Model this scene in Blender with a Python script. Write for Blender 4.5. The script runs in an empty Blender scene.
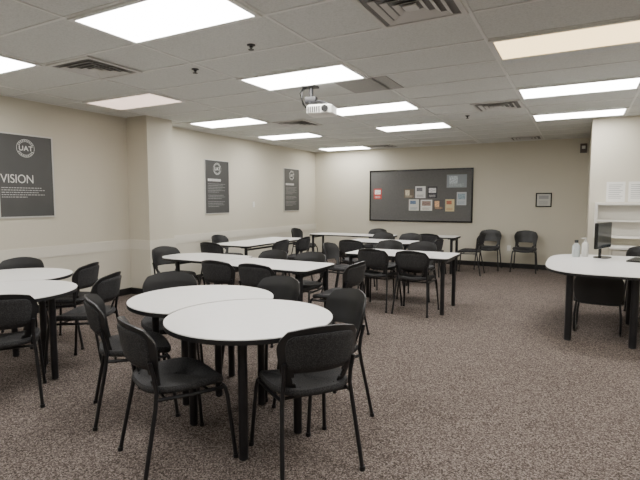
import bpy, bmesh, math, random
from mathutils import Vector, Matrix
random.seed(4)
C = bpy.context.scene.collection
pi = math.pi
CEIL = 2.67

# ------------------------------------------------------------ materials
def mat(name, col, rough=0.5, noise=None, bump=None, metal=0.0, spec=None, coat=0.0):
    m = bpy.data.materials.new(name); m.use_nodes = True
    nt = m.node_tree; b = nt.nodes['Principled BSDF']
    b.inputs['Base Color'].default_value = (*col, 1)
    b.inputs['Roughness'].default_value = rough
    b.inputs['Metallic'].default_value = metal
    if spec is not None: b.inputs['Specular IOR Level'].default_value = spec
    if coat: b.inputs['Coat Weight'].default_value = coat
    tc = nt.nodes.new('ShaderNodeTexCoord')
    if noise:
        scale, col2, lo, hi = noise
        n = nt.nodes.new('ShaderNodeTexNoise'); n.inputs['Scale'].default_value = scale
        n.inputs['Detail'].default_value = 4
        r = nt.nodes.new('ShaderNodeValToRGB')
        r.color_ramp.elements[0].position = lo; r.color_ramp.elements[1].position = hi
        r.color_ramp.elements[0].color = (*col, 1); r.color_ramp.elements[1].color = (*col2, 1)
        nt.links.new(tc.outputs['Object'], n.inputs['Vector'])
        nt.links.new(n.outputs['Fac'], r.inputs['Fac'])
        nt.links.new(r.outputs['Color'], b.inputs['Base Color'])
    if bump:
        scale, st = bump
        n = nt.nodes.new('ShaderNodeTexNoise'); n.inputs['Scale'].default_value = scale
        bp = nt.nodes.new('ShaderNodeBump'); bp.inputs['Strength'].default_value = st
        bp.inputs['Distance'].default_value = 0.01
        nt.links.new(tc.outputs['Object'], n.inputs['Vector'])
        nt.links.new(n.outputs['Fac'], bp.inputs['Height'])
        nt.links.new(bp.outputs['Normal'], b.inputs['Normal'])
    return m
def emit(name, col, s):
    m = bpy.data.materials.new(name); m.use_nodes = True
    b = m.node_tree.nodes['Principled BSDF']
    b.inputs['Base Color'].default_value = (.8, .8, .8, 1)
    b.inputs['Emission Color'].default_value = (*col, 1)
    b.inputs['Emission Strength'].default_value = s
    return m

M_wall = mat('wall_paint', (.575, .54, .445), .75, (1.2, (.595, .56, .465), .3, .7), (60, .06))
M_wains = mat('wainscot_paint', (.61, .58, .495), .6)
M_wall2 = mat('rail_paint', (.67, .64, .56), .55)
M_base = mat('baseboard_rubber', (.012, .011, .011), .5)
M_ceil = mat('ceiling_tile', (.64, .65, .63), .9, (80, (.54, .55, .53), .42, .72), (140, .10))
M_grid = mat('ceiling_bar_paint', (.71, .71, .69), .5)
M_top = mat('white_laminate', (.82, .81, .80), .28, (30, (.79, .78, .77), .3, .7))
M_edge = mat('black_edge', (.010, .010, .011), .45)
M_leg = mat('black_powder_coat', (.010, .010, .012), .38, None, (300, .05))
M_plast = mat('black_plastic', (.014, .014, .015), .42, None, (260, .12))
M_seat = mat('charcoal_seat', (.014, .014, .016), .8, (160, (.042, .041, .042), .45, .6), (300, .3))
M_poster = mat('poster_charcoal', (.062, .063, .062), .35, (3, (.070, .071, .070), .3, .7))
M_silver = mat('silver_frame', (.62, .61, .58), .4, metal=.3)
M_print = mat('white_print', (.66, .66, .64), .5)
M_midprint = mat('pale_grey_print', (.45, .45, .44), .5)
M_dimprint = mat('grey_print', (.30, .30, .30), .5)
M_black = mat('black_gloss', (.012, .012, .012), .2)
M_white = mat('white_plastic', (.75, .74, .70), .4)
M_cab = mat('white_cabinet', (.74, .72, .67), .4)
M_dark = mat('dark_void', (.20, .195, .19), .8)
M_vent = mat('vent_paint', (.60, .59, .57), .5)
M_board = mat('board_charcoal', (.11, .108, .105), .8, (80, (.135, .132, .128), .4, .6))
M_on = emit('lamp_lens_cool', (1.0, .975, .93), 19)
M_warm = emit('lamp_lens_warm', (1.0, .72, .34), 3.6)
M_pink = emit('lamp_lens_dim', (1.0, .74, .60), 1.8)
M_off = mat('lamp_lens_off', (.45, .44, .42), .3)

def carpet():
    m = bpy.data.materials.new('carpet'); m.use_nodes = True
    nt = m.node_tree; b = nt.nodes['Principled BSDF']; b.inputs['Roughness'].default_value = .95
    b.inputs['Specular IOR Level'].default_value = .08
    tc = nt.nodes.new('ShaderNodeTexCoord')
    # fine tufts: random tone per small cell, mixed with soft noise
    vo = nt.nodes.new('ShaderNodeTexVoronoi'); vo.inputs['Scale'].default_value = 150
    sep = nt.nodes.new('ShaderNodeSeparateColor')
    n1 = nt.nodes.new('ShaderNodeTexNoise'); n1.inputs['Scale'].default_value = 120; n1.inputs['Detail'].default_value = 3
    av = nt.nodes.new('ShaderNodeMix'); av.data_type = 'FLOAT'; av.inputs[0].default_value = .45
    r = nt.nodes.new('ShaderNodeValToRGB'); e = r.color_ramp.elements
    e[0].position = .22; e[0].color = (.045, .035, .031, 1)
    e[1].position = .80; e[1].color = (.31, .265, .24, 1)
    k = e.new(.52); k.color = (.135, .110, .098, 1)
    n2 = nt.nodes.new('ShaderNodeTexNoise'); n2.inputs['Scale'].default_value = 1.3
    mx = nt.nodes.new('ShaderNodeMix'); mx.data_type = 'RGBA'; mx.blend_type = 'MULTIPLY'
    mx.inputs[0].default_value = .3
    r2 = nt.nodes.new('ShaderNodeValToRGB'); r2.color_ramp.elements[0].color = (.80, .80, .80, 1)
    r2.color_ramp.elements[0].position = .35; r2.color_ramp.elements[1].position = .65
    L = nt.links.new
    L(tc.outputs['Object'], vo.inputs['Vector']); L(tc.outputs['Object'], n1.inputs['Vector']); L(tc.outputs['Object'], n2.inputs['Vector'])
    L(vo.outputs['Color'], sep.inputs[0]); L(sep.outputs[0], av.inputs[2]); L(n1.outputs['Fac'], av.inputs[3])
    L(av.outputs[0], r.inputs['Fac']); L(n2.outputs['Fac'], r2.inputs['Fac'])
    L(r.outputs['Color'], mx.inputs[6]); L(r2.outputs['Color'], mx.inputs[7])
    L(mx.outputs[2], b.inputs['Base Color'])
    bp = nt.nodes.new('ShaderNodeBump'); bp.inputs['Strength'].default_value = .3; bp.inputs['Distance'].default_value = .005
    L(av.outputs[0], bp.inputs['Height']); L(bp.outputs['Normal'], b.inputs['Normal'])
    return m
M_carpet = carpet()

# ------------------------------------------------------------ mesh helpers
def finish(bm, name, m, smooth=False):
    bmesh.ops.recalc_face_normals(bm, faces=bm.faces)
    me = bpy.data.meshes.new(name); bm.to_mesh(me); bm.free()
    for k in (m if isinstance(m, (list, tuple)) else [m]): me.materials.append(k)
    if smooth:
        for p in me.polygons: p.use_smooth = True
        try: me.set_sharp_from_angle(angle=math.radians(40))
        except Exception: pass
    return me
def box(bm, x0, x1, y0, y1, z0, z1, bevel=0):
    vs = [bm.verts.new((x, y, z)) for x in (x0, x1) for y in (y0, y1) for z in (z0, z1)]
    fs = [(0,1,3,2),(4,6,7,5),(0,4,5,1),(2,3,7,6),(0,2,6,4),(1,5,7,3)]
    f = [bm.faces.new([vs[i] for i in q]) for q in fs]
    if bevel:
        es = list({e for q in f for e in q.edges})
        bmesh.ops.bevel(bm, geom=es, offset=bevel, segments=2, affect='EDGES', profile=.5)
def tube(bm, pts, r, seg=10, sq=1.0):
    pts = [Vector(p) for p in pts]; rings = []
    rr = r if isinstance(r, (list, tuple)) else [r]*len(pts)
    for i, p in enumerate(pts):
        if i == 0: d = pts[1]-p
        elif i == len(pts)-1: d = p-pts[i-1]
        else: d = (pts[i+1]-p).normalized()+(p-pts[i-1]).normalized()
        d.normalize()
        a = Vector((1, 0, 0)) if abs(d.x) < .8 else Vector((0, 1, 0))
        u = d.cross(a).normalized(); v = d.cross(u)
        rings.append([bm.verts.new(p+(u*math.cos(t)*sq+v*math.sin(t))*rr[i]) for t in [2*pi*k/seg for k in range(seg)]])
    for a, b in zip(rings, rings[1:]):
        for k in range(seg): bm.faces.new([a[k], a[(k+1) % seg], b[(k+1) % seg], b[k]])
    bm.faces.new(rings[0][::-1]); bm.faces.new(rings[-1])
def prism(bm, pts, z0, z1):
    a = [bm.verts.new((x, y, z0)) for x, y in pts]; b = [bm.verts.new((x, y, z1)) for x, y in pts]
    n = len(pts)
    for i in range(n): bm.faces.new([a[i], a[(i+1) % n], b[(i+1) % n], b[i]])
    bm.faces.new(a[::-1]); bm.faces.new(b)
def loft(bm, layers):
    rings = [[bm.verts.new(p) for p in L] for L in layers]; n = len(rings[0])
    for a, b in zip(rings, rings[1:]):
        for k in range(n): bm.faces.new([a[k], a[(k+1) % n], b[(k+1) % n], b[k]])
    bm.faces.new(rings[0][::-1]); bm.faces.new(rings[-1])
def superell(a, b, n=4, seg=32):
    o = []
    for k in range(seg):
        t = 2*pi*k/seg; c, s = math.cos(t), math.sin(t)
        o.append((a*math.copysign(abs(c)**(2/n), c), b*math.copysign(abs(s)**(2/n), s)))
    return o
def rrect(x0, x1, y0, y1, r):
    rs = r if isinstance(r, (list, tuple)) else [r]*4   # bl, br, tr, tl
    o = []
    for (cx, cy, a0, q) in ((x0, y0, 180, rs[0]), (x1, y0, 270, rs[1]), (x1, y1, 0, rs[2]), (x0, y1, 90, rs[3])):
        sx = 1 if cx == x0 else -1; sy = 1 if cy == y0 else -1
        for k in range(9):
            a = math.radians(a0+90*k/8)
            o.append((cx+sx*q+q*math.cos(a), cy+sy*q+q*math.sin(a)))
    return o
def add(name, me, parent=None, loc=(0, 0, 0), rot=(0, 0, 0)):
    o = bpy.data.objects.new(name, me); C.objects.link(o)
    o.location = loc; o.rotation_euler = rot
    if parent: o.parent = parent
    return o
def thing(name, label, cat, loc=(0, 0, 0), rotz=0, group=None, me=None):
    o = add(name, me, None, loc, (0, 0, rotz)); o['label'] = label; o['category'] = cat
    if group: o['group'] = group
    if me is None: o.empty_display_size = .1
    return o
def structure(name, build, m, smooth=False):
    bm = bmesh.new(); build(bm); o = add(name, finish(bm, name, m, smooth)); o['kind'] = 'structure'
    return o
def text_mesh(body, size, m, extrude=.001, bold=0.0, align='LEFT', spacing=1.0):
    cu = bpy.data.curves.new('txt', 'FONT'); cu.body = body; cu.size = size; cu.extrude = extrude
    cu.offset = bold; cu.align_x = align; cu.space_character = spacing
    t = bpy.data.objects.new('txt', cu); C.objects.link(t)
    dg = bpy.context.evaluated_depsgraph_get()
    me = bpy.data.meshes.new_from_object(t.evaluated_get(dg))
    bpy.data.objects.remove(t)
    me.materials.clear(); me.materials.append(m)
    return me

# ------------------------------------------------------------ room shell
XL, YB, XR, YF, BX, BY = -6.03, 10.88, 4.2, -2.6, .12, 8.42
structure('floor', lambda b: box(b, XL-.1, XR+.1, YF-.1, YB+.1, -.1, 0), M_carpet)
structure('ceiling', lambda b: box(b, XL-.1, XR+.1, YF-.1, YB+.1, CEIL, CEIL+.1), M_ceil)
structure('wall_left', lambda b: box(b, XL-.12, XL, YF, YB, 0, CEIL), M_wall)
structure('wall_back', lambda b: box(b, XL-.12, BX, YB, YB+.12, 0, CEIL), M_wall)
structure('wall_alcove', lambda b: box(b, BX, XR, BY, YB+.12, 0, CEIL), M_wall)
structure('wall_right', lambda b: box(b, XR, XR+.12, YF, BY, 0, CEIL), M_wall)
structure('wall_front', lambda b: box(b, XL-.12, XR+.12, YF-.12, YF, 0, CEIL), M_wall)
CX, CY0, CY1 = -5.60, 5.03, 5.52
structure('wall_column', lambda b: box(b, XL, CX, CY0, CY1, 0, CEIL), M_wall)
def base(b):
    box(b, XL, XL+.012, YF, CY0, 0, .1); box(b, XL, XL+.012, CY1, YB, 0, .1)
    box(b, XL, CX+.012, CY0-.012, CY0, 0, .1); box(b, CX, CX+.012, CY0, CY1+.012, 0, .1)
structure('baseboard_left', base, M_base)
structure('baseboard_back', lambda b: box(b, XL, BX, YB-.012, YB, 0, .1), M_base)
def base2(b):
    box(b, BX-.012, BX, BY-.012, YB, 0, .1); box(b, BX, XR, BY-.012, BY, 0, .1)
structure('baseboard_right', base2, M_base)
def band(z0, z1, d):
    def f(b):
        box(b, XL, XL+d, YF, CY0, z0, z1); box(b, XL, XL+d, CY1, YB, z0, z1)
        box(b, XL, CX+d, CY0-d, CY0, z0, z1); box(b, CX, CX+d, CY0, CY1+d, z0, z1)
    return f
structure('trim_1', band(.70, .84, .014), M_wall2)
structure('trim_3', band(.1, .70, .006), M_wains)
GX, GY = -5.565, 2.127
def grid(b):
    x = GX-1.22*1
    while x < XR:
        if XL < x < XR: box(b, x-.012, x+.012, YF, YB, CEIL-.006, CEIL+.002)
        x += 1.22
    y = GY-.61*8
    while y < YB:
        if YF < y < YB: box(b, XL, XR, y-.012, y+.012, CEIL-.0055, CEIL+.002)
        y += .61
    box(b, XL, XL+.022, YF, YB, CEIL-.007, CEIL); box(b, XL, BX, YB-.022, YB, CEIL-.007, CEIL)
    box(b, BX, XR, BY-.022, BY, CEIL-.007, CEIL)
structure('trim_2', grid, M_grid)

# ------------------------------------------------------------ ceiling lights
def frame_mesh():
    bm = bmesh.new(); W, D, t = 1.20, .59, .035
    box(bm, -W/2, W/2, -D/2, -D/2+t, -.012, 0); box(bm, -W/2, W/2, D/2-t, D/2, -.012, 0)
    box(bm, -W/2, -W/2+t, -D/2+t, D/2-t, -.012, 0); box(bm, W/2-t, W/2, -D/2+t, D/2-t, -.012, 0)
    return finish(bm, 'troffer_frame', M_grid)
FM = frame_mesh()
def lens_mesh(m):
    bm = bmesh.new(); box(bm, -.565, .565, -.26, .26, -.008, -.001); return finish(bm, 'lens', m)
LM = {k: lens_mesh(m) for k, m in (('on', M_on), ('warm', M_warm), ('dim', M_pink), ('off', M_off))}
LL = {'on': 'recessed rectangular fluorescent ceiling light glowing white',
      'warm': 'recessed rectangular ceiling light glowing warm yellow white',
      'dim': 'recessed rectangular ceiling light glowing dim pinkish white',
      'off': 'unlit recessed rectangular fluorescent ceiling light with grey lens'}
spec = [(0,0,'on'),(0,3,'dim'),(0,6,'on'),(0,9,'on'),(0,13,'on'),(1,0,'on'),(1,3,'on'),(1,6,'on'),(1,9,'on'),(1,13,'off'),
        (2,3,'warm'),(2,6,'on'),(2,9,'on'),(2,0,'on'),(3,0,'on'),(3,3,'on'),(3,6,'on'),(0,-4,'on'),(1,-4,'on'),(2,-4,'on')]  # closing entries, from (2,0) on, are out-of-view fixtures added to light the room
for c, r, k in spec:
    x = GX+2.44*c+.61; y = GY+.61*r+.305
    t = thing('ceiling_light', LL[k], 'ceiling light', (x, y, CEIL-.006), 0, 'recessed fluorescent ceiling lights')
    add('frame', FM, t); add('lens', LM[k], t)

# vents
def vent_parts():
    bm = bmesh.new(); s = .295
    for a, b2 in ((s, .035),):
        box(bm, -a, a, -a, -a+b2, -.012, 0); box(bm, -a, a, a-b2, a, -.012, 0)
        box(bm, -a, -a+b2, -a+b2, a-b2, -.012, 0); box(bm, a-b2, a, -a+b2, a-b2, -.012, 0)
    f = finish(bm, 'vent_frame', M_vent)
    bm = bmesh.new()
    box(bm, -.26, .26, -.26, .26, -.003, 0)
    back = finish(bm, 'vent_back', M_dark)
    bm = bmesh.new()
    for a in (.215, .155, .095):
        o = a; i = a-.03
        for k in range(4):
            R = Matrix.Rotation(k*pi/2, 3, 'Z')
            v = [R @ Vector(p) for p in ((-o, -o, -.022), (o, -o, -.022), (i, -i, -.006), (-i, -i, -.006))]
            w = [q+Vector((0, 0, .003)) for q in v]
            A = [bm.verts.new(q) for q in v]; B = [bm.verts.new(q) for q in w]
            bm.faces.new(A); bm.faces.new(B[::-1])
            for j in range(4): bm.faces.new([A[j], B[j], B[(j+1) % 4], A[(j+1) % 4]])
    box(bm, -.045, .045, -.045, .045, -.02, -.012)
    return f, back, finish(bm, 'vent_louver', M_vent)
VF, VB, VL = vent_parts()
for x, y in ((-4.04, 3.04), (-.99, 3.04), (-.99, 6.70), (-4.04, 6.70), (-.99, 10.36), (-4.04, 10.36)):
    t = thing('air_vent', 'square metal ceiling air diffuser with concentric louvers', 'air vent', (x, y, CEIL-.006), 0, 'ceiling air diffusers')
    add('frame', VF, t); add('duct_opening', VB, t); add('louver', VL, t)
# speaker tile
bm = bmesh.new(); box(bm, -.29, .29, -.29, .29, -.006, 0, .002)
t = thing('ceiling_speaker', 'square grey perforated ceiling speaker panel', 'ceiling speaker', (-2.04, 4.88, CEIL), 0, None,
      finish(bm, 'speaker', mat('speaker_grey', (.36, .355, .34), .6, (200, (.27, .265, .25), .45, .55))))
# sprinklers / sensors
def sprinkler(x, y, lab):
    bm = bmesh.new()
    loft(bm, [[(r*math.cos(a), r*math.sin(a), z) for a in [2*pi*k/20 for k in range(20)]] for r, z in ((.034, 0), (.034, -.005), (.014, -.010), (.014, -.022))])
    me = finish(bm, 'escutcheon', M_leg, True)
    t = thing('sprinkler_head', lab, 'sprinkler', (x, y, CEIL), 0, 'ceiling sprinkler heads'); add('escutcheon', me, t)
    bm = bmesh.new(); tube(bm, [(0, 0, -.02), (0, 0, -.036)], .006)
    loft(bm, [[(r*math.cos(a), r*math.sin(a), z) for a in [2*pi*k/16 for k in range(16)]] for r, z in ((.024, -.036), (.022, -.040))])
    add('deflector', finish(bm, 'deflector', M_leg, True), t)
for x, y in ((-3.25, 3.52), (-2.36, 3.2), (-2.9, 5.2), (-1.5, 7.3)):
    sprinkler(x, y, 'small dark metal sprinkler head on the ceiling')

# projector
t = thing('projector', 'white ceiling-mounted projector hanging from a bracket with cables', 'projector', (-2.60, 4.60, CEIL-.006), math.radians(12))
bm = bmesh.new(); ox, dz = .12, -.085
loft(bm, [[(x+ox, y, z+dz) for x, y in superell(a, b, 6)] for a, b, z in ((.13, .115, -.235), (.145, .13, -.225), (.145, .13, -.15), (.13, .115, -.137))])
add('body', finish(bm, 'body', M_white, True), t)
bm = bmesh.new(); tube(bm, [(.07+ox, -.12, -.185+dz), (.07+ox, -.15, -.185+dz)], .035, 20)
add('lens', finish(bm, 'plens', M_black, True), t)
bm = bmesh.new(); tube(bm, [(-.0, 0, 0), (-.0, 0, -.15)], .02, 14); box(bm, -.09, .07, -.07, .07, -.018, 0)
box(bm, -.06, .06, -.04, .04, -.19, -.12, .004)
for sx in (-1, 1):
    for sy in (-1, 1): tube(bm, [(0, 0, -.165), (sx*.07+.07, sy*.05, -.18), (sx*.10+ox, sy*.085, -.224)], .010, 8)
add('ceiling_mount', finish(bm, 'mount', M_leg, True), t)
for k, pts in enumerate(([(-.06, .02, -.005), (-.10, .0, -.05), (-.11, 0, -.14), (-.06, .02, -.24), (-.02, .05, -.27)], [(-.08, .0, -.005), (-.13, .0, -.07), (-.10, .03, -.19), (-.04, .08, -.25)])):
    bm = bmesh.new(); tube(bm, pts, .007, 8)
    add('cable', finish(bm, 'cable', M_black, True), t)
bm = bmesh.new()
for i in range(6): box(bm, -.12+i*.024+ox, -.108+i*.024+ox, -.1335, -.126, -.22+dz, -.16+dz)
o = add('vent_grille', finish(bm, 'pg', M_leg), t); o['kind'] = 'stuff'

# ------------------------------------------------------------ chair template
def chair_parts():
    P = []
    # seat
    bm = bmesh.new(); L = []
    for sc, z in ((.88, .424), (.96, .428), (1.0, .440), (1.0, .454), (.97, .465), (.90, .470), (.5, .458), (.05, .453)):
        ring = []
        for x, y in superell(.228, .225, 3.4, 40):
            w = 1-.10*(y < 0)*abs(y)/.22
            zz = z-.026*max(0, (y-.10)/.12)**2*1.0 + .014*(abs(x)/.225)**2 + .008*max(0, (-y-.1)/.12) - (.004 if sc < .96 and z > .455 else 0)
            ring.append((x*sc*w, y*sc, zz))
        L.append(ring)
    loft(bm, L); P.append(('seat', finish(bm, 'seat', M_seat, True)))
    # backrest with slot
    nx, nz = 28, 26
    z0, z1 = .450, .786
    def surf(s, t, wmul=1.0):
        w = .158+.070*math.sin(min(1, t*1.15)*pi/2)
        if t > .68: w *= math.sqrt(max(0, 1-((t-.68)/.32)**2*.34))
        x = s*w*wmul; q = x/.216
        z = z0+(z1-z0)*t+.030*t*t*(1-s*s*wmul)
        y = -.195-.095*t+.085*q*q-.020*math.sin(pi*t)-.012*max(0, t-.8)/.2
        return x, y, z
    bm = bmesh.new(); V = {}
    for j in range(nz+1):
        for i in range(nx+1): V[i, j] = bm.verts.new(surf(-1+2*i/nx, j/nz))
    for j in range(nz):
        for i in range(nx):
            e = 3 if 3 < j < 7 else 4
            if 2 <= j < 9 and e <= i < nx-e: continue
            if j < 2 and 6 <= i < nx-6: continue
            bm.faces.new([V[i, j], V[i+1, j], V[i+1, j+1], V[i, j+1]])
    for v in [v for v in bm.verts if not v.link_faces]: bm.verts.remove(v)
    bmesh.ops.recalc_face_normals(bm, faces=bm.faces)
    bmesh.ops.solidify(bm, geom=bm.faces[:], thickness=.011)
    P.append(('backrest', finish(bm, 'backrest', M_plast, True)))
    # upholstered pads
    bm = bmesh.new(); V = {}
    for side, off in ((0, .008), (1, -.016)):
        for j in range(13):
            t = .40+.51*j/12; k = .84 if j not in (0, 12) else .77
            for i in range(15):
                x, y, z = surf((-1+2*i/14)*k, t); V[side, i, j] = bm.verts.new((x, y+off*(1 if 0 < j < 12 and 0 < i < 14 else .6), z))
    for side in (0, 1):
        for j in range(12):
            for i in range(14): bm.faces.new([V[side, i, j], V[side, i+1, j], V[side, i+1, j+1], V[side, i, j+1]])
    for j in range(12):
        for i in (0, 14): bm.faces.new([V[0, i, j], V[1, i, j], V[1, i, j+1], V[0, i, j+1]])
    for i in range(14):
        for j in (0, 12): bm.faces.new([V[0, i, j], V[1, i, j], V[1, i+1, j], V[0, i+1, j]])
    P.append(('back_pad', finish(bm, 'back_pad', M_seat, True)))
    # legs
    for sx in (-1, 1):
        bm = bmesh.new()
        tube(bm, [(sx*.196, .175, .424), (sx*.208, .19, .405), (sx*.214, .200, .36), (sx*.236, .235, .012)], .0115, 10)
        tube(bm, [(sx*.2365, .236, 0), (sx*.236, .235, .022)], .0155, 10)
        P.append(('leg', finish(bm, 'front_leg', M_leg, True)))
        bm = bmesh.new()
        tube(bm, [(sx*.195, -.212, .62), (sx*.190, -.192, .54), (sx*.192, -.180, .46), (sx*.200, -.190, .38), (sx*.226, -.262, .012)], .0115, 10)
        tube(bm, [(sx*.2265, -.263, 0), (sx*.226, -.262, .022)], .0155, 10)
        P.append(('leg', finish(bm, 'rear_leg', M_leg, True)))
    bm = bmesh.new()
    for sx in (-1, 1): tube(bm, [(sx*.194, -.18, .418), (sx*.202, .0, .410), (sx*.202, .185, .406)], .0105, 8)
    tube(bm, [(-.202, .1, .407), (.202, .1, .407)], .009, 8); tube(bm, [(-.198, -.13, .410), (.198, -.13, .410)], .009, 8)
    P.append(('frame', finish(bm, 'frame', M_leg, True)))
    return P
CP = chair_parts()
first = []
def chair(x, y, fx, fy, label, group='black stacking chairs around the tables'):
    rz = math.atan2(fy, fx)-pi/2
    if not first:
        t = thing('stacking_chair', label, 'chair', (x, y, 0), rz, group)
        kids = [add(n, me, t) for n, me in CP]; first.append((t, kids)); return t
    t0, kids = first[0]
    t = t0.copy(); t.location = (x, y, 0); t.rotation_euler = (0, 0, rz); t['label'] = label; C.objects.link(t)
    for k in kids:
        q = k.copy(); q.parent = t; C.objects.link(q)
    return t
LR = 'black stacking chair with slim metal legs at a round table'
LT = 'black stacking chair with slim metal legs at a rectangular table'
LW = 'black stacking chair standing against the beige wall'
chairs = [
 (-1.95, 1.92, .42, .91, LR), (-1.31, 2.23, -.80, .60, LR), (-2.63, 2.21, .6, .8, LR), (-1.49, 2.76, -.5, -.87, LR),
 (-2.13, 2.99, -.1, -1, LR), (-2.90, 2.80, .72, -.7, LR),
 (-3.57, 1.86, -.85, .53, LR), (-3.75, 2.63, -.9, -.44, LR), (-4.50, 2.97, -.9, -.44, LR), (-5.12, 2.82, .7, -.7, LR),
 (-4.66, 4.60, .98, -.15, LT), (-3.33, 4.08, 0, 1, LT), (-2.82, 4.06, 0, 1, LT), (-3.33, 4.72, 0, -1, LT), (-2.80, 4.72, 0, -1, LT),
 (-2.21, 4.45, -1, .03, LT), (-2.34, 5.98, .05, 1, LT), (-1.82, 5.96, 0, 1, LT), (-2.58, 6.83, 0, -1, LT), (-2.06, 6.83, 0, -1, LT),
 (-2.98, 6.22, 1, 0, LT), (-3.2, 7.15, 0, 1, LT),
 (-4.85, 5.72, 0, 1, LT), (-4.38, 6.40, -1, 0, LT), (-4.38, 7.10, -1, 0, LT), (-5.48, 6.7, 1, 0, LT),
 (-2.28, 7.95, -1, 0, LT), (-3.35, 8.57, 0, -1, LT), (-2.80, 8.57, 0, -1, LT), (-5.37, 9.2, 1, 0, LT), (-3.9, 9.68, 0, -1, LT),
 (-2.5, 9.12, 0, 1, LT), (-1.88, 9.6, -1, 0, LT), (.80, 7.5, 0, -1, LT),
]
for c in chairs: chair(*c)
for x in (-1.65, -.95): chair(x, 10.45, 0, -1, LW)

# ------------------------------------------------------------ tables
TZ = .72
def table(name, label, cat, cx, cy, outline, legs, group='white tables with black edges', leg_r=.026, beams=()):
    t = thing(name, label, cat, (cx, cy, 0), 0, group)
    bm = bmesh.new(); prism(bm, [(x-cx, y-cy) for x, y in outline], TZ-.006, TZ)
    add('tabletop', finish(bm, 'tabletop', M_top), t)
    mx = sum(p[0] for p in outline)/len(outline); my = sum(p[1] for p in outline)/len(outline)
    bm = bmesh.new(); prism(bm, [(x-cx+(x-mx)*.002, y-cy+(y-my)*.002) for x, y in outline], TZ-.030, TZ-.0055)
    add('edge_band', finish(bm, 'edge_band', M_edge), t)
    for lx, ly in legs:
        bm = bmesh.new(); x, y = lx-cx, ly-cy
        tube(bm, [(x, y, .02), (x, y, TZ-.032)], leg_r, 16)
        tube(bm, [(x, y, 0), (x, y, .008), (x, y, .02)], [leg_r*.8, leg_r*1.05, leg_r*.95], 16)
        box(bm, x-.06, x+.06, y-.06, y+.06, TZ-.042, TZ-.030, .002)
        add('leg', finish(bm, 'leg', M_leg, True), t)
    for a, b in beams:
        bm = bmesh.new()
        tube(bm, [(legs[a][0]-cx, legs[a][1]-cy, TZ-.07), (legs[b][0]-cx, legs[b][1]-cy, TZ-.07)], .016, 8)
        add('crossbar', finish(bm, 'crossbar', M_leg, True), t)
    return t
def circle(cx, cy, r, n=64): return [(cx+r*math.cos(2*pi*k/n), cy+r*math.sin(2*pi*k/n)) for k in range(n)]
def crescent(c1, c2, r):
    """outline of round top at c2 with a nesting bite for the round table at c1"""
    d = Vector((c1[0]-c2[0], c1[1]-c2[1])); D = d.length; th = math.atan2(d.y, d.x); rb = r+.006
    a2 = math.acos((D*D+r*r-rb*rb)/(2*D*r)); a1 = math.acos((D*D+rb*rb-r*r)/(2*D*rb))
    o = []; n = 56
    for k in range(n+1):
        a = th+a2+(2*pi-2*a2)*k/n; o.append((c2[0]+r*math.cos(a), c2[1]+r*math.sin(a)))
    n = 20
    for k in range(1, n):
        a = th+pi+a1-(2*a1)*k/n; o.append((c1[0]+rb*math.cos(a), c1[1]+rb*math.sin(a)))
    return o
def polar(c, *q): return [(c[0]+r*math.cos(math.radians(a)), c[1]+r*math.sin(math.radians(a))) for a, r in q]
B1 = (-1.765, 2.35); B2 = (-2.42, 2.65)
AL = (0, 2), (1, 3)
table('round_table', 'round white laminate table with black edge and thick black legs', 'table', *B1, circle(*B1, .51), polar(B1, (-60, .36), (18, .30), (115, .36), (200, .38)), beams=AL)
table('round_table', 'white table with a curved nesting side against a round table', 'table', *B2, crescent(B1, B2, .52), polar(B2, (95, .36), (205, .36), (0, .14)) + [(-2.38, 2.42)], beams=((0, 1), (2, 3)))
A1 = (-3.97, 2.10); A2 = (-4.735, 2.58)
table('round_table', 'round white laminate table with black edge near the vision poster', 'table', *A1, circle(*A1, .51), polar(A1, (30, .36), (105, .36), (195, .36), (270, .36)), beams=AL)
table('round_table', 'white table with a curved nesting side near the vision poster', 'table', *A2, crescent(A1, A2, .51), polar(A2, (102, .33), (200, .36), (240, .36), (330, .25)), beams=((0, 1), (2, 3)))
def rect_table(x0, x1, y0, y1, r, label='rectangular white laminate table with black edge and black legs', il=.07, ir=.07, iy=.07):
    cx, cy = (x0+x1)/2, (y0+y1)/2
    lg = [(x0+il, y0+iy), (x1-ir, y0+iy), (x1-ir, y1-iy), (x0+il, y1-iy)]
    table('rectangular_table', label, 'table', cx, cy, rrect(x0, x1, y0, y1, r), lg, beams=((0, 3), (1, 2)))
rect_table(-4.72, -3.67, 4.26, 4.97, [.3, .03, .03, .3], 'white laminate table with rounded end corners and black legs', .36, .08, .08)
rect_table(-3.65, -2.40, 4.12, 4.83, [.03, .08, .08, .03], il=.06, ir=.10)
rect_table(-5.30, -4.55, 6.0, 7.85, .06)
rect_table(-2.80, -1.40, 5.85, 6.6, .06)
rect_table(-3.65, -2.47, 7.6, 8.3, .06)
rect_table(-5.1, -3.3, 8.9, 9.5, .06)
rect_table(-3.1, -2.1, 9.3, 9.9, .06)
# large rounded table
o = []
for a in range(90, 271, 5):
    c, s = math.cos(math.radians(a)), math.sin(math.radians(a))
    o.append((.28-.60*abs(c)**.6, 6.25+.98*math.copysign(abs(s)**.6, s)))
o += [(1.95, 5.27), (1.95, 7.23)]
table('conference_table', 'large white laminate table with rounded end and black legs', 'table', .8, 6.2, o,
      [(-.06, 5.46), (.50, 5.44), (-.07, 6.4), (.55, 6.5), (1.7, 5.4), (1.7, 6.5)], None, .034, ((0, 2), (1, 3), (4, 5)))
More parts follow.
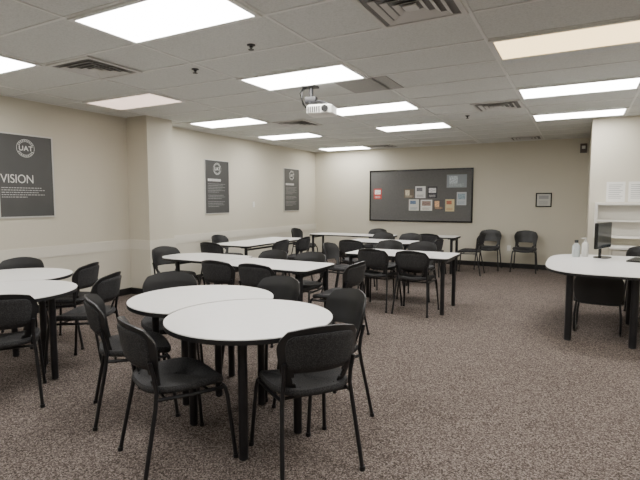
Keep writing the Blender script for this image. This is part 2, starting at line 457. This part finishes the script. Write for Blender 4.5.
# ------------------------------------------------------------ low chair under the conference table
t = thing('low_chair', 'low wide black chair pushed under the white table', 'chair', (.22, 6.0, 0), math.radians(-4))
bm = bmesh.new(); loft(bm, [[(x, y, z) for x, y in superell(a, a, 4)] for a, z in ((.21, .33), (.24, .34), (.24, .40), (.21, .42))])
add('seat', finish(bm, 'oseat', M_seat, True), t)
bm = bmesh.new(); loft(bm, [[(x, -.24-.02*(z-.46)+.05*(x/.2)**2*.8+y, z+0) for x, y in superell(a, .02, 3)] for a, z in ((.20, .36), (.225, .40), (.235, .48), (.23, .58), (.20, .64))])
add('backrest', finish(bm, 'oback', M_plast, True), t)
for sx in (-1, 1):
    bm = bmesh.new()
    tube(bm, [(sx*.2, -.20, .36), (sx*.215, -.21, .2), (sx*.215, -.19, .05), (sx*.215, -.14, .013), (sx*.215, .12, .013), (sx*.215, .17, .05), (sx*.21, .17, .2), (sx*.19, .15, .34)], .012, 10)
    add('sled_leg', finish(bm, 'sled', M_leg, True), t)

# ------------------------------------------------------------ items on table
def lathe(prof, m, seg=24):
    bm = bmesh.new(); loft(bm, [[(r*math.cos(a), r*math.sin(a), z) for a in [2*pi*k/seg for k in range(seg)]] for r, z in prof])
    return finish(bm, 'lathe', m, True)
t = thing('pump_bottle', 'white pump bottle of hand sanitizer on the table', 'bottle', (.08, 6.95, TZ))
add('body', lathe([(.035, 0), (.04, .005), (.04, .15), (.03, .175), (.015, .185), (.015, .195)], M_white), t)
bm = bmesh.new(); tube(bm, [(0, 0, .195), (0, 0, .235)], .007); tube(bm, [(.01, 0, .235), (-.045, 0, .23)], .008)
tube(bm, [(0, 0, .19), (0, 0, .205)], .017, 14); add('pump', finish(bm, 'pump', M_white, True), t)
t = thing('spray_bottle', 'pale grey bottle with dark cap on the table', 'bottle', (-.02, 6.85, TZ))
add('body', lathe([(.04, 0), (.045, .005), (.045, .14), (.02, .17), (.02, .18)], mat('bottle_grey', (.42, .46, .46), .3)), t)
add('cap', lathe([(.022, .18), (.022, .21), (.018, .215)], M_black), t)
t = thing('computer_monitor', 'black computer monitor seen at an angle on the table', 'monitor', (.27, 6.90, TZ), math.radians(70))
bm = bmesh.new(); box(bm, -.25, .25, -.015, .02, .12, .44, .006); add('screen_housing', finish(bm, 'housing', M_black), t)
bm = bmesh.new(); box(bm, -.235, .235, -.018, -.0155, .135, .425); add('screen', finish(bm, 'screen', mat('screen_dark', (.02, .025, .03), .1)), t)
bm = bmesh.new(); prism(bm, superell(.12, .09, 3), 0, .012); box(bm, -.03, .03, .02, .04, .01, .25, .004); add('stand', finish(bm, 'stand', M_black), t)
t = thing('keyboard', 'black computer keyboard lying on the white table', 'keyboard', (.62, 6.75, TZ), math.radians(75))
bm = bmesh.new(); box(bm, -.22, .22, -.07, .07, 0, .018, .004); add('case', finish(bm, 'kcase', M_black), t)
bm = bmesh.new()
for r_ in range(5):
    for c_ in range(14): box(bm, -.205+c_*.0295, -.205+c_*.0295+.024, -.06+r_*.024, -.04+r_*.024, .018, .023)
o = add('keys', finish(bm, 'keys', M_plast), t); o['kind'] = 'stuff'

# ------------------------------------------------------------ posters on left wall
def ring(bm, r0, r1, y, n=40):
    a = [bm.verts.new((r0*math.cos(2*pi*k/n), y, r0*math.sin(2*pi*k/n))) for k in range(n)]
    b = [bm.verts.new((r1*math.cos(2*pi*k/n), y, r1*math.sin(2*pi*k/n))) for k in range(n)]
    for k in range(n): bm.faces.new([a[k], a[(k+1) % n], b[(k+1) % n], b[k]])
def rectface(bm, x0, x1, z0, z1, y): bm.faces.new([bm.verts.new(p) for p in ((x0, y, z0), (x1, y, z0), (x1, y, z1), (x0, y, z1))])
def framed(name, label, cat, loc, rotz, w, h, mframe, mpanel, fw=.012, d=.02):
    t = thing(name, label, cat, loc, rotz)
    bm = bmesh.new()
    for q in ((-w/2, w/2, -h/2, -h/2+fw), (-w/2, w/2, h/2-fw, h/2), (-w/2, -w/2+fw, -h/2+fw, h/2-fw), (w/2-fw, w/2, -h/2+fw, h/2-fw)):
        box(bm, q[0], q[1], -d, 0, q[2], q[3])
    add('frame', finish(bm, 'frame', mframe), t)
    bm = bmesh.new(); box(bm, -w/2+fw, w/2-fw, -d*.6, 0, -h/2+fw, h/2-fw)
    add('panel', finish(bm, 'panel', mpanel), t)
    return t
def seal(t, x, z, r, y):
    bm = bmesh.new(); ring(bm, r*.95, r, y); ring(bm, r*.72, r*.76, y)
    n = 26
    for k in range(n):
        a = 2*pi*k/n; q = [(r*.80, a-.06), (r*.91, a-.06), (r*.91, a+.06), (r*.80, a+.06)]
        bm.faces.new([bm.verts.new((R*math.cos(b), y, R*math.sin(b))) for R, b in q])
    add('seal_emblem', finish(bm, 'seal', M_print), t, (x, 0, z))
    bm = bmesh.new(); box(bm, -r*.92, r*.92, y-.002, y+.001, -r*.31, r*.31)
    add('seal_banner', finish(bm, 'banner', M_poster), t, (x, 0, z))
    me = text_mesh('UAT', r*.74, M_print, .0005, r*.018, 'CENTER', 1.1)
    o = add('seal_lettering', me, t, (x, y-.003, z-r*.26), (pi/2, 0, 0))
def lines(t, x0, z0, ws, dz, hh, m, y):
    bm = bmesh.new()
    for i, w in enumerate(ws):
        x = x0; random.seed(i)
        while x < x0+w:
            l = random.uniform(.012, .04); rectface(bm, x, min(x+l, x0+w), z0-i*dz-hh, z0-i*dz, y); x += l+.008
    o = add('small_print', finish(bm, 'print', m), t); o['kind'] = 'stuff'
Y0 = -.0135
t = framed('vision_poster', 'dark grey poster reading VISION with a round seal', 'poster', (XL, 3.51, 1.73), pi/2, .69, 1.02, M_silver, M_poster, .016)
seal(t, .0, .34, .11, Y0)
o = add('title', text_mesh('VISION', .148, M_print, .0005, .0, 'LEFT', .98), t, (-.31, Y0, -.085), (pi/2, 0, 0)); o.scale = (.86, 1, 1)
lines(t, -.305, -.14, [.48, .52, .44, .52, .30], .028, .009, M_midprint, Y0)
for yc in (7.05, 9.70):
    t = framed('wall_poster', 'dark grey poster with round seal and small print', 'poster', (XL, yc, 1.685), pi/2, .69, 1.0, M_silver, M_poster)
    seal(t, .0, .34, .11, Y0)
    lines(t, -.26, .15, [.36], .06, .045, M_print, Y0)
    lines(t, -.26, .06, [.48, .42, .48, .40, .47, .3, .0, .44, .48, .38, .0, .47, .42, .45, .3], .030, .009, M_dimprint, Y0)

# ------------------------------------------------------------ bulletin board
bx, bz = (-4.5-2.08)/2, 1.545
t = framed('bulletin_board', 'long dark grey fabric bulletin board with black frame', 'bulletin board', (bx, YB, bz), 0, 2.44, 1.21, M_black, M_board, .032, .03)
papers = [(-4.40,-4.2,1.47,1.716,(.50,.05,.04),'red'), (-3.64,-3.40,1.49,1.70,(.16,.13,.10),'brown'), (-3.37,-3.13,1.49,1.76,(.70,.70,.68),'white'),
 (-3.08,-2.86,1.49,1.75,(.035,.035,.04),'black'), (-2.65,-2.21,1.72,2.01,(.28,.31,.33),'grey'), (-3.52,-3.28,1.20,1.46,(.62,.62,.58),'pale'),
 (-3.24,-2.97,1.20,1.45,(.70,.70,.66),'off-white'), (-2.94,-2.70,1.22,1.45,(.10,.09,.09),'dark'), (-2.67,-2.47,1.19,1.46,(.62,.52,.30),'yellow'),
 (-2.42,-2.21,1.33,1.62,(.50,.53,.55),'light grey')]
acc = [(.65,.6,.6),(.45,.40,.30),(.12,.12,.13),(.45,.45,.45),(.36,.40,.42),(.10,.14,.22),(.20,.14,.12),(.50,.30,.16),(.30,.10,.06),(.20,.26,.30)]
for i, (x0, x1, z0, z1, c, n) in enumerate(papers):
    q = thing('flyer', n+' paper flyer pinned to the bulletin board', 'flyer', (0, 0, 0), 0, 'flyers on the bulletin board')
    q.location = ((x0+x1)/2, YB-.0185, (z0+z1)/2)
    w, h = x1-x0, z1-z0
    bm = bmesh.new(); box(bm, -w/2, w/2, -.002, 0, -h/2, h/2)
    add('sheet', finish(bm, 'sheet', mat('paper_'+n, c, .7)), q)
    bm = bmesh.new(); v = i % 3
    rectface(bm, -w*.38, w*(.38, .05, .20)[v], -h*(.05, .2, -.08)[v], h*.38, -.0026)
    for k in range(4): rectface(bm, -w*.36, w*(.36-.1*(k % 2)), -h*(.24+.055*k), -h*(.22+.055*k), -.0026)
    o = add('printed_area', finish(bm, 'printed', mat('ink', acc[i], .6, (40, tuple(min(1, a*1.8) for a in acc[i]), .4, .6))), q); o['kind'] = 'stuff'
# small framed notice
t = framed('framed_notice', 'small black-framed notice on the back wall', 'picture frame', (-.66, YB, 1.445), 0, .30, .29, M_black, mat('notice_paper', (.5, .5, .46), .5), .022, .018)
bm = bmesh.new(); rectface(bm, -.09, .09, .02, .09, -.0115)
for k in range(4): rectface(bm, -.09, .08, -.03-k*.02, -.022-k*.02, -.0115)
o = add('printed_area', finish(bm, 'pr', M_dimprint), t); o['kind'] = 'stuff'
# alarm device high on the back wall next to the corner
t = thing('alarm_strobe', 'small wall-mounted alarm device high near the corner', 'alarm', (.02, YB, 2.46), 0, None)
bm = bmesh.new(); box(bm, -.06, .06, -.04, 0, -.09, .09, .006); add('housing', finish(bm, 'ahouse', mat('alarm_grey', (.10, .08, .07), .5)), t)
bm = bmesh.new(); box(bm, -.03, .03, -.06, -.04, -.015, .045, .006); add('strobe_lens', finish(bm, 'alens', M_white), t)
# outlets / switches
def plate(loc, rotz, label):
    t = thing('wall_outlet', label, 'outlet', loc, rotz, 'white wall plates')
    bm = bmesh.new(); box(bm, -.036, .036, -.006, 0, -.057, .057, .002); add('cover_plate', finish(bm, 'plate', M_white), t)
    for z in (-.028, .028):
        bm = bmesh.new(); box(bm, -.015, .015, -.008, -.004, z-.014, z+.014, .002)
        add('socket', finish(bm, 'socket', M_cab), t)
plate((XL+.006, 4.3, .40), pi/2, 'white electrical outlet on the beige wall')
plate((XL, 8.2, 1.35), pi/2, 'white wall plate on the beige wall')
plate((-1.3, YB, .42), 0, 'white electrical outlet on the beige wall')

# ------------------------------------------------------------ wall unit and notices on alcove wall
t = thing('wall_cabinet', 'white open wall shelf unit mounted on the beige wall', 'shelf', (.98, BY, .88))
w = .78; D = .18
bm = bmesh.new()
box(bm, -w, w, -D, 0, 0, .035); box(bm, -w, w, -D, 0, .485, .52); box(bm, -w, -w+.035, -D, 0, .035, .485); box(bm, w-.035, w, -D, 0, .035, .485)
box(bm, .0, .03, -D+.01, 0, .26, .485)
add('carcass', finish(bm, 'carcass', M_cab), t)
bm = bmesh.new(); box(bm, -w+.035, w-.035, -D+.01, -.01, .24, .26); add('shelf', finish(bm, 'shelf', M_cab), t)
bm = bmesh.new(); box(bm, -w+.035, w-.035, -.01, 0, .035, .485); add('back_panel', finish(bm, 'bp', mat('cab_back', (.66, .64, .58), .6)), t)
t = thing('side_counter', 'pale counter with cream cabinet front below the wall shelf', 'counter', (1.15, BY-.012, 0))
bm = bmesh.new(); box(bm, -.75, .75, -.5, 0, .74, .77, .004); add('countertop', finish(bm, 'ctop', M_cab), t)
bm = bmesh.new(); box(bm, -.73, .73, -.46, 0, .08, .74); box(bm, -.71, .71, -.40, 0, 0, .08); add('body', finish(bm, 'cbody', mat('counter_body', (.50, .47, .40), .5)), t)
for i in range(3):
    bm = bmesh.new(); x = -.72+i*.48; box(bm, x+.005, x+.475, -.478, -.46, .1, .73, .003); d = add('door', finish(bm, 'cdoor', mat('counter_door', (.56, .53, .46), .45)), t)
    bm = bmesh.new(); tube(bm, [(x+.42, -.478, .55), (x+.42, -.5, .56), (x+.42, -.5, .66), (x+.42, -.478, .67)], .005, 8); add('handle', finish(bm, 'ch', M_silver, True), d)
for i, x in enumerate((.46, .74, 1.02)):
    q = thing('paper_notice', 'white paper notice taped to the beige wall', 'notice', (x, BY, 1.56), 0, 'paper notices on the wall')
    bm = bmesh.new(); box(bm, -.12, .12, -.003, 0, -.15, .15); add('sheet', finish(bm, 'sheet', mat('notice_white', (.72, .71, .68), .6)), q)
    bm = bmesh.new()
    for k in range(8): rectface(bm, -.09, .09-.02*(k % 3), .1-k*.028, .108-k*.028, -.0036)
    o = add('printed_lines', finish(bm, 'ln', M_dimprint), q); o['kind'] = 'stuff'

# ------------------------------------------------------------ camera / world
cam = bpy.data.cameras.new('camera'); co = bpy.data.objects.new('camera', cam); C.objects.link(co)
cam.sensor_width = 36; cam.lens = 478.6/640*36; cam.clip_start = .05
co.location = (0, 0, 1.43); co.rotation_euler = (math.radians(90-4.70), 0, math.radians(28.45))
bpy.context.scene.camera = co
w = bpy.data.worlds.new('world'); bpy.context.scene.world = w; w.use_nodes = True
w.node_tree.nodes['Background'].inputs[0].default_value = (.5, .48, .45, 1); w.node_tree.nodes['Background'].inputs[1].default_value = .1
